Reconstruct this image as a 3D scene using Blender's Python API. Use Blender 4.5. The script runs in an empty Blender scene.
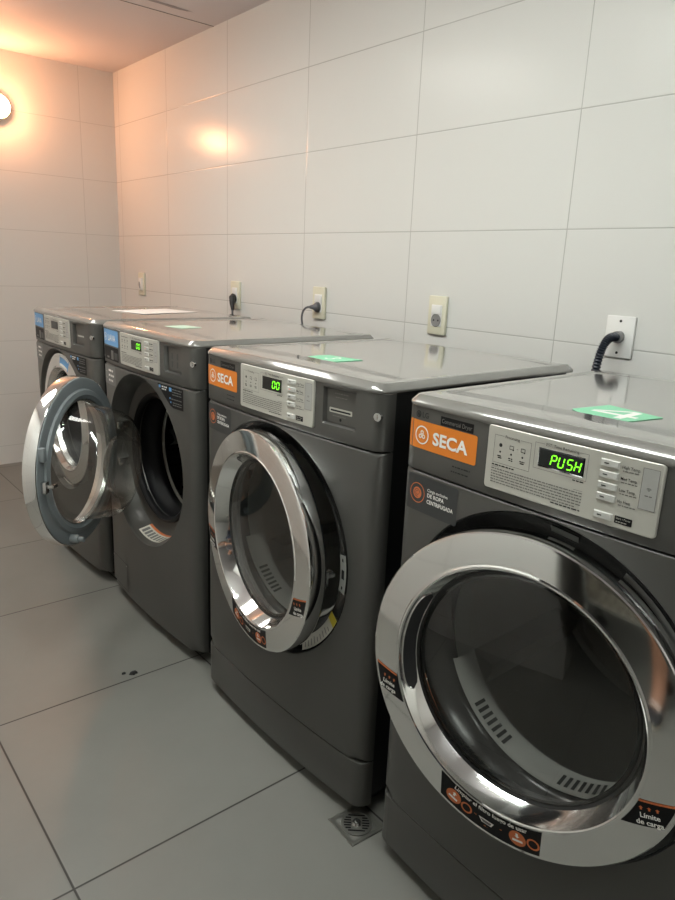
import bpy, bmesh, math, random
from math import sin, cos, pi, radians, sqrt, hypot, atan2
from mathutils import Vector, Matrix
random.seed(7)
C = bpy.context.scene.collection
SC = bpy.context.scene

# ------------------------------------------------------------------ measured layout
CAM = Vector((-0.8747, -1.1265, 1.1933)); YAW, PITCH, ROLL, FPX = -0.7004, 0.2601, 0.0422, 687.41
XW, YF, ZC = 0.8641, 3.0639, 2.2082          # outlet wall, lamp wall, ceiling
TZ, TH, TY, TW = 1.3184, 0.3024, 0.0006, 0.6  # wall tile grid
W, H, D = 0.6535, 0.978, 0.645               # machine width, height, depth
XL, YEND = -1.09, -0.50                       # opposite wall and where it ends
MACH = {1: (0.0009, 1.2444 + W, 0.0), 2: (0.0154, 0.5403 + W, -0.0027),
        3: (-0.0076, -0.2119 + W, 0.015), 4: (-0.0088, -0.9387 + W, 0.0219)}
BOW, FIL = 0.016, 0.03
U0, U1 = -0.004, W
HC, HZ, HR = 0.31, 0.570, 0.277              # door recess centre and radius

# ------------------------------------------------------------------ materials
def mat(name, col, rough=0.5, metal=0.0, spec=0.5, coat=0.0, emit=None, estr=0.0, noise=0.0, nscale=8.0, bump=0.0, bscale=200.0):
    m = bpy.data.materials.new(name); m.use_nodes = True
    nt = m.node_tree; b = nt.nodes['Principled BSDF']
    b.inputs['Base Color'].default_value = (*col, 1); b.inputs['Roughness'].default_value = rough
    b.inputs['Metallic'].default_value = metal; b.inputs['Specular IOR Level'].default_value = spec
    b.inputs['Coat Weight'].default_value = coat; b.inputs['Coat Roughness'].default_value = 0.08
    if emit:
        b.inputs['Emission Color'].default_value = (*emit, 1); b.inputs['Emission Strength'].default_value = estr
    tc = nt.nodes.new('ShaderNodeTexCoord')
    if noise:
        n = nt.nodes.new('ShaderNodeTexNoise'); n.inputs['Scale'].default_value = nscale; n.inputs['Detail'].default_value = 6
        nt.links.new(tc.outputs['Object'], n.inputs['Vector'])
        r = nt.nodes.new('ShaderNodeMapRange'); r.inputs['To Min'].default_value = 1 - noise; r.inputs['To Max'].default_value = 1 + noise
        nt.links.new(n.outputs['Fac'], r.inputs['Value'])
        mx = nt.nodes.new('ShaderNodeVectorMath'); mx.operation = 'SCALE'; mx.inputs[0].default_value = col
        nt.links.new(r.outputs['Result'], mx.inputs['Scale']); nt.links.new(mx.outputs['Vector'], b.inputs['Base Color'])
    if bump:
        n2 = nt.nodes.new('ShaderNodeTexNoise'); n2.inputs['Scale'].default_value = bscale
        nt.links.new(tc.outputs['Object'], n2.inputs['Vector'])
        bp = nt.nodes.new('ShaderNodeBump'); bp.inputs['Strength'].default_value = bump; bp.inputs['Distance'].default_value = 0.002
        nt.links.new(n2.outputs['Fac'], bp.inputs['Height']); nt.links.new(bp.outputs['Normal'], b.inputs['Normal'])
    return m

def glass(name, tint, gloss_rough=0.02, base=0.05, alpha=1.0):
    m = bpy.data.materials.new(name); m.use_nodes = True; nt = m.node_tree; nt.nodes.clear()
    o = nt.nodes.new('ShaderNodeOutputMaterial'); t = nt.nodes.new('ShaderNodeBsdfTransparent'); t.inputs['Color'].default_value = (*tint, 1)
    g = nt.nodes.new('ShaderNodeBsdfGlossy'); g.inputs['Roughness'].default_value = gloss_rough
    lw = nt.nodes.new('ShaderNodeLayerWeight'); lw.inputs['Blend'].default_value = 0.5
    pw = nt.nodes.new('ShaderNodeMath'); pw.operation = 'POWER'; pw.inputs[1].default_value = 5
    f = nt.nodes.new('ShaderNodeMath'); f.operation = 'MULTIPLY_ADD'; f.inputs[1].default_value = 1 - base; f.inputs[2].default_value = base
    nt.links.new(lw.outputs['Facing'], pw.inputs[0]); nt.links.new(pw.outputs[0], f.inputs[0])
    mx = nt.nodes.new('ShaderNodeMixShader')
    nt.links.new(f.outputs[0], mx.inputs['Fac']); nt.links.new(t.outputs[0], mx.inputs[1]); nt.links.new(g.outputs[0], mx.inputs[2])
    nt.links.new(mx.outputs[0], o.inputs['Surface'])
    return m

def tiled(name, col, axes, grout, gw, rough, bumpstr=0.25, var=0.02, mottle=0.0, mscale=3.0, wave=0.0, spec=0.3):
    """tiles laid on the world grid: axes = ((component, origin, pitch), (component, origin, pitch))"""
    m = bpy.data.materials.new(name); m.use_nodes = True; nt = m.node_tree; b = nt.nodes['Principled BSDF']
    L = nt.links.new
    geo = nt.nodes.new('ShaderNodeNewGeometry'); sep = nt.nodes.new('ShaderNodeSeparateXYZ'); L(geo.outputs['Position'], sep.inputs[0])
    def M(op, a, bb=None, c=None):
        n = nt.nodes.new('ShaderNodeMath'); n.operation = op
        for i, v in enumerate((a, bb, c)):
            if v is None: continue
            if isinstance(v, (int, float)): n.inputs[i].default_value = v
            else: L(v, n.inputs[i])
        return n.outputs[0]
    dist, cells = [], []
    for comp, o, p in axes:
        q = M('DIVIDE', M('SUBTRACT', sep.outputs[comp], o), p)
        fr = M('FRACT', q); cells.append(M('FLOOR', q))
        dist.append(M('MULTIPLY', M('MINIMUM', fr, M('SUBTRACT', 1.0, fr)), p))
    dmin = M('MINIMUM', dist[0], dist[1])
    line = nt.nodes.new('ShaderNodeMapRange'); line.interpolation_type = 'SMOOTHSTEP'
    line.inputs['From Min'].default_value = gw * 0.4; line.inputs['From Max'].default_value = gw * 0.9
    L(dmin, line.inputs['Value'])
    cv = nt.nodes.new('ShaderNodeCombineXYZ'); L(cells[0], cv.inputs[0]); L(cells[1], cv.inputs[1])
    wn = nt.nodes.new('ShaderNodeTexWhiteNoise'); L(cv.outputs[0], wn.inputs['Vector'])
    sc = M('ADD', 1 - var, M('MULTIPLY', wn.outputs['Value'], 2 * var))
    if mottle:
        n = nt.nodes.new('ShaderNodeTexNoise'); n.inputs['Scale'].default_value = mscale; n.inputs['Detail'].default_value = 8; n.inputs['Roughness'].default_value = 0.6
        L(geo.outputs['Position'], n.inputs['Vector'])
        sc = M('MULTIPLY', sc, M('ADD', 1 - mottle, M('MULTIPLY', n.outputs['Fac'], 2 * mottle)))
    vs = nt.nodes.new('ShaderNodeVectorMath'); vs.operation = 'SCALE'; vs.inputs[0].default_value = col; L(sc, vs.inputs['Scale'])
    mix = nt.nodes.new('ShaderNodeMix'); mix.data_type = 'RGBA'; mix.inputs['A'].default_value = (*grout, 1)
    L(line.outputs['Result'], mix.inputs['Factor']); L(vs.outputs['Vector'], mix.inputs['B']); L(mix.outputs['Result'], b.inputs['Base Color'])
    b.inputs['Roughness'].default_value = rough; b.inputs['Specular IOR Level'].default_value = spec
    bh = nt.nodes.new('ShaderNodeMapRange'); bh.inputs['From Min'].default_value = 0; bh.inputs['From Max'].default_value = gw * 1.6
    L(dmin, bh.inputs['Value'])
    h = bh.outputs['Result']
    if wave:
        n = nt.nodes.new('ShaderNodeTexNoise'); n.inputs['Scale'].default_value = 2.2; L(geo.outputs['Position'], n.inputs['Vector'])
        h = M('ADD', h, M('MULTIPLY', n.outputs['Fac'], wave))
    bp = nt.nodes.new('ShaderNodeBump'); bp.inputs['Strength'].default_value = bumpstr; bp.inputs['Distance'].default_value = 0.002
    L(h, bp.inputs['Height']); L(bp.outputs['Normal'], b.inputs['Normal'])
    return m

def perforated(name, col, hole, pitch, rad, metal=1.0, rough=0.3, polar=False):
    m = bpy.data.materials.new(name); m.use_nodes = True; nt = m.node_tree; b = nt.nodes['Principled BSDF']
    tc = nt.nodes.new('ShaderNodeTexCoord')
    v = nt.nodes.new('ShaderNodeTexVoronoi'); v.inputs['Scale'].default_value = 1 / pitch; v.inputs['Randomness'].default_value = 0.0
    nt.links.new(tc.outputs['Object'], v.inputs['Vector'])
    r = nt.nodes.new('ShaderNodeMapRange'); r.inputs['From Min'].default_value = rad - 0.05; r.inputs['From Max'].default_value = rad + 0.05
    nt.links.new(v.outputs['Distance'], r.inputs['Value'])
    mx = nt.nodes.new('ShaderNodeMix'); mx.data_type = 'RGBA'; mx.inputs['A'].default_value = (*hole, 1); mx.inputs['B'].default_value = (*col, 1)
    nt.links.new(r.outputs['Result'], mx.inputs['Factor']); nt.links.new(mx.outputs['Result'], b.inputs['Base Color'])
    b.inputs['Metallic'].default_value = metal; b.inputs['Roughness'].default_value = rough
    return m

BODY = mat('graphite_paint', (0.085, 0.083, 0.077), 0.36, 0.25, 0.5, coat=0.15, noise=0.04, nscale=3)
LIDM = mat('graphite_lid_lit', (0.20, 0.195, 0.18), 0.14, 0.1, 0.5, coat=1.0, noise=0.04, nscale=3)  # body graphite lifted paler: wall reflection on the lids put into the colour
CABM = mat('dark_cabinet_sheet', (0.016, 0.016, 0.016), 0.5, 0.3)
BLACKGLOSS = mat('gloss_black_plastic', (0.018, 0.018, 0.018), 0.2)
DISHM = mat('graphite_recess_shaded', (0.070, 0.068, 0.062), 0.3, 0.2)  # body paint made darker: shade inside the washer recess put into the colour
BLACK = mat('matt_black_plastic', (0.012, 0.012, 0.013), 0.5)
RUBBER = mat('black_rubber', (0.006, 0.006, 0.007), 0.5, 0, 0.25, bump=0.05)
CHROME = mat('polished_chrome', (0.90, 0.90, 0.89), 0.07, 1.0)
CHROMES = mat('satin_chrome', (0.62, 0.63, 0.62), 0.26, 1.0)
STEEL = mat('stainless_steel', (0.21, 0.21, 0.19), 0.36, 0.7, noise=0.08, nscale=30)
DOORPL = mat('blue_grey_door_plastic', (0.20, 0.225, 0.235), 0.38)
SILVER = mat('silver_panel_paint', (0.50, 0.49, 0.44), 0.42, 0.2)
SILVER2 = mat('silver_grey_plastic', (0.42, 0.42, 0.40), 0.35, 0.2)
BTN = mat('pale_button_plastic', (0.55, 0.55, 0.52), 0.3)
INK = mat('dark_print', (0.012, 0.012, 0.012), 0.6)
GINK = mat('grey_print', (0.16, 0.155, 0.145), 0.6)
WINK = mat('white_print', (0.85, 0.84, 0.80), 0.5)
ORANGE = mat('orange_vinyl', (0.72, 0.205, 0.015), 0.38)
ORANGE2 = mat('rust_orange_print', (0.60, 0.16, 0.05), 0.45)
BLUE = mat('light_blue_vinyl', (0.14, 0.36, 0.68), 0.4)
DGREY = mat('charcoal_vinyl', (0.035, 0.037, 0.038), 0.38)
STBLACK = mat('black_vinyl', (0.006, 0.006, 0.007), 0.45, 0, 0.2)
MGREY = mat('grey_vinyl', (0.15, 0.15, 0.145), 0.4)
GREEN = mat('mint_green_card', (0.22, 0.58, 0.36), 0.5)
PALEGREEN = mat('pale_green_card', (0.50, 0.68, 0.55), 0.5)
PAPER = mat('white_paper', (0.80, 0.78, 0.75), 0.7, noise=0.03, nscale=20)
WARN = mat('off_white_label', (0.62, 0.60, 0.53), 0.5)
YELLOW = mat('yellow_print', (0.62, 0.50, 0.05), 0.5)
LED = mat('green_segments', (0.1, 0.6, 0.02), 0.5, emit=(0.22, 1.0, 0.02), estr=1.5)
LEDOFF = mat('display_window', (0.006, 0.008, 0.008), 0.12)
REDLED = mat('red_indicator', (0.75, 0.25, 0.18), 0.4, emit=(1.0, 0.25, 0.15), estr=0.35)
CREAM = mat('cream_plastic', (0.70, 0.68, 0.54), 0.38)
WHITEPL = mat('white_plastic', (0.80, 0.80, 0.78), 0.35)
SOCK = mat('grey_socket_plastic', (0.24, 0.24, 0.24), 0.35)
CORD = mat('grey_cord', (0.10, 0.10, 0.11), 0.45)
CONDUIT = mat('blue_black_conduit', (0.018, 0.022, 0.034), 0.35)
GLASS = glass('smoked_door_glass', (0.74, 0.75, 0.73), 0.012, 0.10)
BOWLG = glass('clear_bowl_glass', (0.74, 0.75, 0.73), 0.02, 0.08)
DRUMP = perforated('perforated_drum_steel', (0.11, 0.11, 0.11), (0.002, 0.002, 0.002), 0.018, 0.28)
DRUMD = mat('dryer_drum_steel', (0.45, 0.45, 0.43), 0.4, 0.9, noise=0.06, nscale=12)
LINT = mat('pale_grey_filter_plastic', (0.40, 0.40, 0.38), 0.42)
WALLT = tiled('white_wall_tile', (0.70, 0.70, 0.675), (('Y', TY, TW), ('Z', TZ, TH)), (0.46, 0.455, 0.43), 0.0022, 0.22, 0.3, 0.010, spec=0.14)
WALLF = tiled('white_end_wall_tile', (0.70, 0.69, 0.66), (('X', 0.0645, TW), ('Z', TZ, TH)), (0.54, 0.53, 0.50), 0.0020, 0.35, 0.25, 0.010)
FLOORT = tiled('grey_floor_tile', (0.190, 0.189, 0.173), (('X', -0.5497, 0.6), ('Y', -0.0006, 0.6)), (0.035, 0.033, 0.03), 0.0034, 0.38, 0.3, 0.015, mottle=0.10, mscale=5)
CEILM = mat('ceiling_paint', (0.64, 0.61, 0.62), 0.7, noise=0.03, nscale=2)
DARKWALL = mat('dark_painted_wall', (0.07, 0.065, 0.06), 0.6, noise=0.1)
SKIN = mat('tanned_skin', (0.42, 0.22, 0.14), 0.5, noise=0.05)
CLOTH_D = mat('charcoal_cotton', (0.03, 0.03, 0.035), 0.85, bump=0.2)
CLOTH_B = mat('navy_cotton', (0.02, 0.026, 0.05), 0.85, bump=0.2)
HAIR = mat('dark_brown_hair', (0.02, 0.012, 0.008), 0.5, bump=0.4, bscale=90)
SOLE = mat('cream_rubber', (0.62, 0.58, 0.48), 0.5)
WARMGLOW = mat('warm_lamp_glass', (1, 0.9, 0.75), 0.4, emit=(1.0, 0.43, 0.20), estr=195.0)
COOLGLOW = mat('cool_tube_diffuser', (0.9, 0.9, 0.9), 0.4, emit=(1.0, 0.985, 0.93), estr=12.5)
COOLGLOW2 = mat('cool_tube_diffuser_bright', (0.9, 0.9, 0.9), 0.4, emit=(0.95, 1.0, 0.95), estr=40.0)
DEBRIS = mat('black_grit', (0.01, 0.01, 0.01), 0.7)
SMUDGE = mat('grey_ceiling_stain', (0.33, 0.32, 0.33), 0.8)

# ------------------------------------------------------------------ object helpers
def link(name, verts, faces, mats, parent=None, mi=None, smooth=35, loc=None, rot=None):
    me = bpy.data.meshes.new(name); me.from_pydata([tuple(v) for v in verts], [], faces)
    if not isinstance(mats, (list, tuple)): mats = [mats]
    for m in mats: me.materials.append(m)
    if mi: me.polygons.foreach_set('material_index', mi)
    me.validate(); me.update()
    if smooth:
        me.polygons.foreach_set('use_smooth', [True] * len(me.polygons))
        me.set_sharp_from_angle(angle=radians(smooth))
    o = bpy.data.objects.new(name, me); C.objects.link(o)
    if parent: o.parent = parent
    if loc: o.location = loc
    if rot: o.rotation_euler = rot
    return o

def tag(o, label=None, cat=None, group=None, kind=None):
    for k, v in (('label', label), ('category', cat), ('group', group), ('kind', kind)):
        if v: o[k] = v
    return o

def empty(name, loc, rz=0):
    o = bpy.data.objects.new(name, None); C.objects.link(o); o.location = loc; o.rotation_euler = (0, 0, rz); o.empty_display_size = 0.1
    return o

class MB:
    def __init__(s): s.v, s.f, s.m = [], [], []
    def add(s, vs, fs, mi=0):
        b = len(s.v); s.v += [tuple(v) for v in vs]; s.f += [tuple(i + b for i in f) for f in fs]; s.m += [mi] * len(fs); return s
    def box(s, x0, x1, y0, y1, z0, z1, bev=0.0, mi=0, seg=2):
        bm = bmesh.new(); bmesh.ops.create_cube(bm, size=1)
        for v in bm.verts:
            v.co = ((x0 + x1) / 2 + v.co.x * (x1 - x0), (y0 + y1) / 2 + v.co.y * (y1 - y0), (z0 + z1) / 2 + v.co.z * (z1 - z0))
        if bev: bmesh.ops.bevel(bm, geom=bm.edges[:], offset=bev, segments=seg, profile=0.5, affect='EDGES')
        bm.verts.index_update(); s.add([v.co[:] for v in bm.verts], [[v.index for v in f.verts] for f in bm.faces], mi); bm.free(); return s
    def rings(s, rings, closed=True, mi=0, cap0=False, cap1=False, flip=False):
        n = len(rings[0]); vs = [p for r in rings for p in r]; fs = []
        for k in range(len(rings) - 1):
            for i in range(n if closed else n - 1):
                j = (i + 1) % n; q = (k * n + i, k * n + j, (k + 1) * n + j, (k + 1) * n + i)
                fs.append(q[::-1] if flip else q)
        if cap0: fs.append(tuple(range(n))[::-1] if not flip else tuple(range(n)))
        if cap1:
            q = tuple((len(rings) - 1) * n + i for i in range(n)); fs.append(q if not flip else q[::-1])
        return s.add(vs, fs, mi)
    def lathe(s, prof, cx, cz, seg=96, mi=0, cap=False, y0=0.0, flip=False):
        """revolve (radius, y) pairs about an axis along y through (cx, cz)"""
        R = [[(cx + r * cos(2 * pi * i / seg), y0 + y, cz + r * sin(2 * pi * i / seg)) for i in range(seg)] for r, y in prof]
        return s.rings(R, True, mi, cap1=cap, flip=flip)
    def tube(s, pts, r, seg=10, mi=0, caps=True, closed=False):
        pts = [Vector(p) for p in pts]; n = len(pts); R = []
        up = None
        for i in range(n):
            if closed: t = pts[(i + 1) % n] - pts[i - 1]
            else: t = pts[min(i + 1, n - 1)] - pts[max(i - 1, 0)]
            t.normalize()
            if up is None:
                up = Vector((0, 0, 1)) if abs(t.z) < 0.9 else Vector((1, 0, 0))
            a = (up - t * up.dot(t)).normalized(); b = t.cross(a); up = a
            rr = r[i] if isinstance(r, (list, tuple)) else r
            R.append([pts[i] + (a * cos(2 * pi * k / seg) + b * sin(2 * pi * k / seg)) * rr for k in range(seg)])
        if closed: R.append(R[0])
        return s.rings(R, True, mi, cap0=caps and not closed, cap1=caps and not closed)
    def cyl(s, p0, p1, r0, r1=None, seg=20, mi=0):
        return s.tube([p0, p1], [r0, r0 if r1 is None else r1], seg, mi)
    def build(s, name, mats, parent=None, **k):
        return link(name, s.v, s.f, mats, parent, s.m, **k)

def box(name, m, x0, x1, y0, y1, z0, z1, bev=0.0, parent=None): return MB().box(x0, x1, y0, y1, z0, z1, bev).build(name, m, parent)

# ------------------------------------------------------------------ flat artwork (stickers, prints): 2-D layers mapped on to a surface
_tc = {}
def text_tris(txt, size, bold=0.0):
    key = (txt, size, bold)
    if key not in _tc:
        cu = bpy.data.curves.new('lettering', 'FONT'); cu.body = txt; cu.size = size; cu.offset = bold * size; cu.resolution_u = 3
        ob = bpy.data.objects.new('lettering', cu); C.objects.link(ob)
        dg = bpy.context.evaluated_depsgraph_get(); ev = ob.evaluated_get(dg); me = ev.to_mesh()
        me.calc_loop_triangles()
        vs = [(v.co.x, v.co.y) for v in me.vertices]; ts = [tuple(t.vertices) for t in me.loop_triangles]
        ev.to_mesh_clear(); bpy.data.objects.remove(ob); bpy.data.curves.remove(cu)
        _tc[key] = (vs, ts)
    return _tc[key]

class Art:
    def __init__(s, mats): s.mats = mats; s.p = []          # (verts2d, faces, material, layer)
    def ix(s, m):
        if m not in s.mats: s.mats.append(m)
        return s.mats.index(m)
    def rect(s, x0, x1, y0, y1, m, layer=0, r=0.0, n=1):
        if r <= 0:
            xs = [x0 + (x1 - x0) * i / n for i in range(n + 1)]; lo = [y0] * (n + 1); hi = [y1] * (n + 1)
        else:
            xs, lo, hi = [], [], []
            a = [r * (1 - cos(pi / 2 * i / 4)) for i in range(5)]
            X = [x0 + q for q in a] + [x0 + r + (x1 - x0 - 2 * r) * i / n for i in range(1, n)] + [x1 - q for q in a[::-1]]
            for x in X:
                dd = min(x - x0, x1 - x); e = r - sqrt(max(r * r - (r - dd) ** 2, 0)) if dd < r else 0
                xs.append(x); lo.append(y0 + e); hi.append(y1 - e)
        k = len(xs); vs = list(zip(xs, lo)) + list(zip(xs, hi))
        s.p.append((vs, [(i, i + 1, k + i + 1, k + i) for i in range(k - 1)], s.ix(m), layer)); return s
    def frame(s, x0, x1, y0, y1, w, m, layer=1, n=4):
        s.rect(x0, x1, y1 - w, y1, m, layer, 0, n); s.rect(x0, x1, y0, y0 + w, m, layer, 0, n)
        s.rect(x0, x0 + w, y0, y1, m, layer); s.rect(x1 - w, x1, y0, y1, m, layer); return s
    def disc(s, cx, cy, r, m, layer=1, n=24, sx=1.0):
        s.p.append(([(cx + r * sx * cos(2 * pi * i / n), cy + r * sin(2 * pi * i / n)) for i in range(n)], [tuple(range(n))], s.ix(m), layer)); return s
    def ring(s, cx, cy, r, w, m, layer=1, n=28, a0=0.0, a1=2 * pi):
        vs = []
        for i in range(n + 1):
            a = a0 + (a1 - a0) * i / n; vs += [(cx + (r - w) * cos(a), cy + (r - w) * sin(a)), (cx + r * cos(a), cy + r * sin(a))]
        s.p.append((vs, [(2 * i, 2 * i + 1, 2 * i + 3, 2 * i + 2) for i in range(n)], s.ix(m), layer)); return s
    def poly(s, pts, m, layer=1): s.p.append((list(pts), [tuple(range(len(pts)))], s.ix(m), layer)); return s
    def text(s, txt, x, y, size, m, layer=2, bold=0.0, align='l', width=None):
        vs, ts = text_tris(txt, size, bold)
        if not vs: return s
        w = max(v[0] for v in vs); k = 1.0
        if width: k = width / w; w = width
        dx = x - (0 if align == 'l' else w / 2 if align == 'c' else w)
        s.p.append(([(v[0] * k + dx, v[1] + y) for v in vs], ts, s.ix(m), layer)); return s
    def greek(s, x0, x1, y, h, m, layer=1, seed=0):
        """a line of print too small to read"""
        rnd = random.Random(seed); x = x0
        while x < x1 - h:
            w = min(h * rnd.choice((1.6, 2.4, 3.2, 4.4)), x1 - x); s.rect(x, x + w, y, y + h, m, layer); x += w + h * 0.7
        return s
    def build(s, name, fn, parent, off=0.0007, step=0.00035, label=None, bend=None):
        v, f, mi = [], [], []
        for vs, fs, m, layer in s.p:
            b = len(v)
            for q in vs:
                if bend: q = bend(*q)
                v.append(fn(q[0], q[1], off + step * layer))
            f += [tuple(i + b for i in g) for g in fs]; mi += [m] * len(fs)
        o = link(name, v, f, s.mats, parent, mi, smooth=0)
        if label: o['label'] = label
        return o

SEG = {'A': ((0, 1), (1, 1)), 'B': ((1, 1), (1, .5)), 'C': ((1, .5), (1, 0)), 'D': ((0, 0), (1, 0)), 'E': ((0, .5), (0, 0)), 'F': ((0, 1), (0, .5)), 'G': ((0, .5), (1, .5))}
DIG = {'P': 'ABEFG', 'U': 'BCDEF', 'S': 'ACDFG', 'H': 'BCEFG', '0': 'ABCDEF', '1': 'BC', '6': 'ACDEFG', '8': 'ABCDEFG'}
def seven(art, ch, x, y, w, h, m, layer=1, slant=0.16):
    t = w * 0.13
    for k in DIG[ch]:
        (ax, ay), (bx, by) = SEG[k]; ax, bx, ay, by = x + ax * w, x + bx * w, y + ay * h, y + by * h
        if ay == by: P = [(ax + t * .3, ay), (ax + t * 1.2, ay + t), (bx - t * 1.2, by + t), (bx - t * .3, by), (bx - t * 1.2, by - t), (ax + t * 1.2, ay - t)]
        else: P = [(ax, ay - t * .3), (ax + t, ay - t * 1.2), (bx + t, by + t * 1.2), (bx, by + t * .3), (bx - t, by + t * 1.2), (ax - t, ay - t * 1.2)]
        art.poly([(px + slant * (py - y), py) for px, py in P], m, layer)

# ------------------------------------------------------------------ room shell
def wallbox(name, m, x0, x1, y0, y1, z0, z1):
    return tag(box(name, m, x0, x1, y0, y1, z0, z1), kind='structure')
XFAR = -3.0
wallbox('floor', FLOORT, XFAR - .1, XW + .1, -3.1, YF + .1, -0.1, 0)
wallbox('ceiling', CEILM, XFAR - .1, XW + .1, -3.1, YF + .1, ZC, ZC + .1)
wallbox('wall_right', WALLT, XW, XW + .1, -3.1, YF + .1, 0, ZC)
wallbox('wall_far', WALLF, XL - .1, XW, YF, YF + .1, 0, ZC)
wallbox('wall_left', WALLT, XL - .12, XL, YEND, YF, 0, ZC)
wallbox('wall_back', WALLF, XFAR, XW, -3.1, -3.0, 0, ZC)
wallbox('wall_alcove', DARKWALL, XFAR - .1, XFAR, -3.0, YEND + .1, 0, ZC)
wallbox('wall_alcove_side', DARKWALL, XFAR, XL - .12, YEND, YEND + .1, 0, ZC)
# ceiling board joint and the stain beside it
tag(box('trim_ceiling_joint', GINK, XL, XW, 1.915, 1.9185, ZC - 0.0015, ZC + 0.001), kind='structure')
def blob(name, m, cx, cy, rx, ry, z, h, seed, parent=None):
    rnd = random.Random(seed); n = 18; rr = [1 + rnd.uniform(-.25, .25) for _ in range(n)]
    R = [[(cx + rx * k * rr[i] * cos(2 * pi * i / n), cy + ry * k * rr[i] * sin(2 * pi * i / n), z + hh) for i in range(n)] for k, hh in ((1, 0), (.85, h * .8), (.5, h))]
    return MB().rings(R, cap0=True, cap1=True).build(name, m, parent)
tag(blob('trim_ceiling_stain', SMUDGE, 0.60, 1.825, 0.10, 0.014, ZC - 0.0012, -0.0004, 3), kind='structure')

# ------------------------------------------------------------------ washing machines and dryers
def frontx(u):
    b = -BOW * (1 - ((u - W / 2) / (W / 2)) ** 2) if 0 < u < W else 0.0
    d = min(u - U0, U1 - u)
    if d < FIL: b += FIL - sqrt(max(FIL * FIL - (FIL - max(d, 0)) ** 2, 0))
    return b
def onfront(u, z, off): return (u, frontx(u) - off, z)
US = sorted(set([U0 + FIL * (1 - cos(pi / 2 * i / 7)) for i in range(8)] + [U1 - FIL * (1 - cos(pi / 2 * i / 7)) for i in range(8)] + [U0 + FIL + (U1 - U0 - 2 * FIL) * i / 22 for i in range(23)]))

def band(name, z0, z1, m, parent, xb=0.036, rec=None, top=0.0025):
    """a front panel strip between z0 and z1; rec = (u0, u1, z0, z1, depth) sinks a pocket into it"""
    us = list(US); zs = [z0, z0 + top * .3, z0 + top, z1 - top, z1 - top * .3, z1]
    if rec:
        a, b, c, d, dep = rec
        us = sorted(set(us + [a - .004, a, a + .003, b - .003, b, b + .004])); zs = sorted(set(zs + [c - .004, c, c + .003, d - .003, d, d + .004]))
    def dx(u, z):
        e = min(z - z0, z1 - z); o = 0.0
        if e < top: o = top - sqrt(max(top * top - (top - e) ** 2, 0))
        if rec:
            a, b, c, d, dep = rec
            q = min(u - a, b - u, z - c, d - z)
            o += dep * min(max(q / .003, 0), 1)
        return o
    R = []
    for z in zs:
        row = [(U0, xb, z)] + [(u, min(frontx(u) + dx(u, z), xb), z) for u in us] + [(U1, xb, z)]
        R.append(row)
    mb = MB().rings(R, False)
    n = len(R[0]); mb.f.append(tuple(range(n))[::-1]); mb.m.append(0)
    mb.f.append(tuple((len(zs) - 1) * n + i for i in range(n))); mb.m.append(0)
    return mb.build(name, m, parent, smooth=30)

NA = 120
def holed_panel(name, zb, zt, m, parent, xb=0.036):
    ang = [2 * pi * i / NA for i in range(NA)]
    for cu, cz in ((U0, zb), (U0, zt), (U1, zb), (U1, zt)):        # snap the nearest rays to the four corners
        a = atan2(cz - HZ, cu - HC) % (2 * pi); k = min(range(NA), key=lambda i: abs(ang[i] - a)); ang[k] = a
    ts = [0, .12, .3, .5, .65, .78, .86, .91, .945, .97, .985, .995, 1.0]
    def edge(a):
        c, s = cos(a), sin(a); t = 9
        if c > 1e-9: t = min(t, (U1 - HC) / c)
        if c < -1e-9: t = min(t, (U0 - HC) / c)
        if s > 1e-9: t = min(t, (zt - HZ) / s)
        if s < -1e-9: t = min(t, (zb - HZ) / s)
        return t
    R = []
    for t in ts:
        row = []
        for a in ang:
            e = edge(a); r = HR + (e - HR) * t; u, z = HC + r * cos(a), HZ + r * sin(a)
            dz = min(z - zb, zt - z); o = .0025 - sqrt(max(.0025 ** 2 - (.0025 - dz) ** 2, 0)) if dz < .0025 else 0
            row.append((u, frontx(u) + o, z))
        R.append(row)
    R.append([(u, xb, z) for u, x, z in R[-1]])
    lip = [(HC + (HR - .002) * cos(a), frontx(HC + HR * cos(a)) + .004, HZ + (HR - .002) * sin(a)) for a in ang]
    return MB().rings([lip] + R, True).build(name, m, parent, smooth=30)

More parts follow.
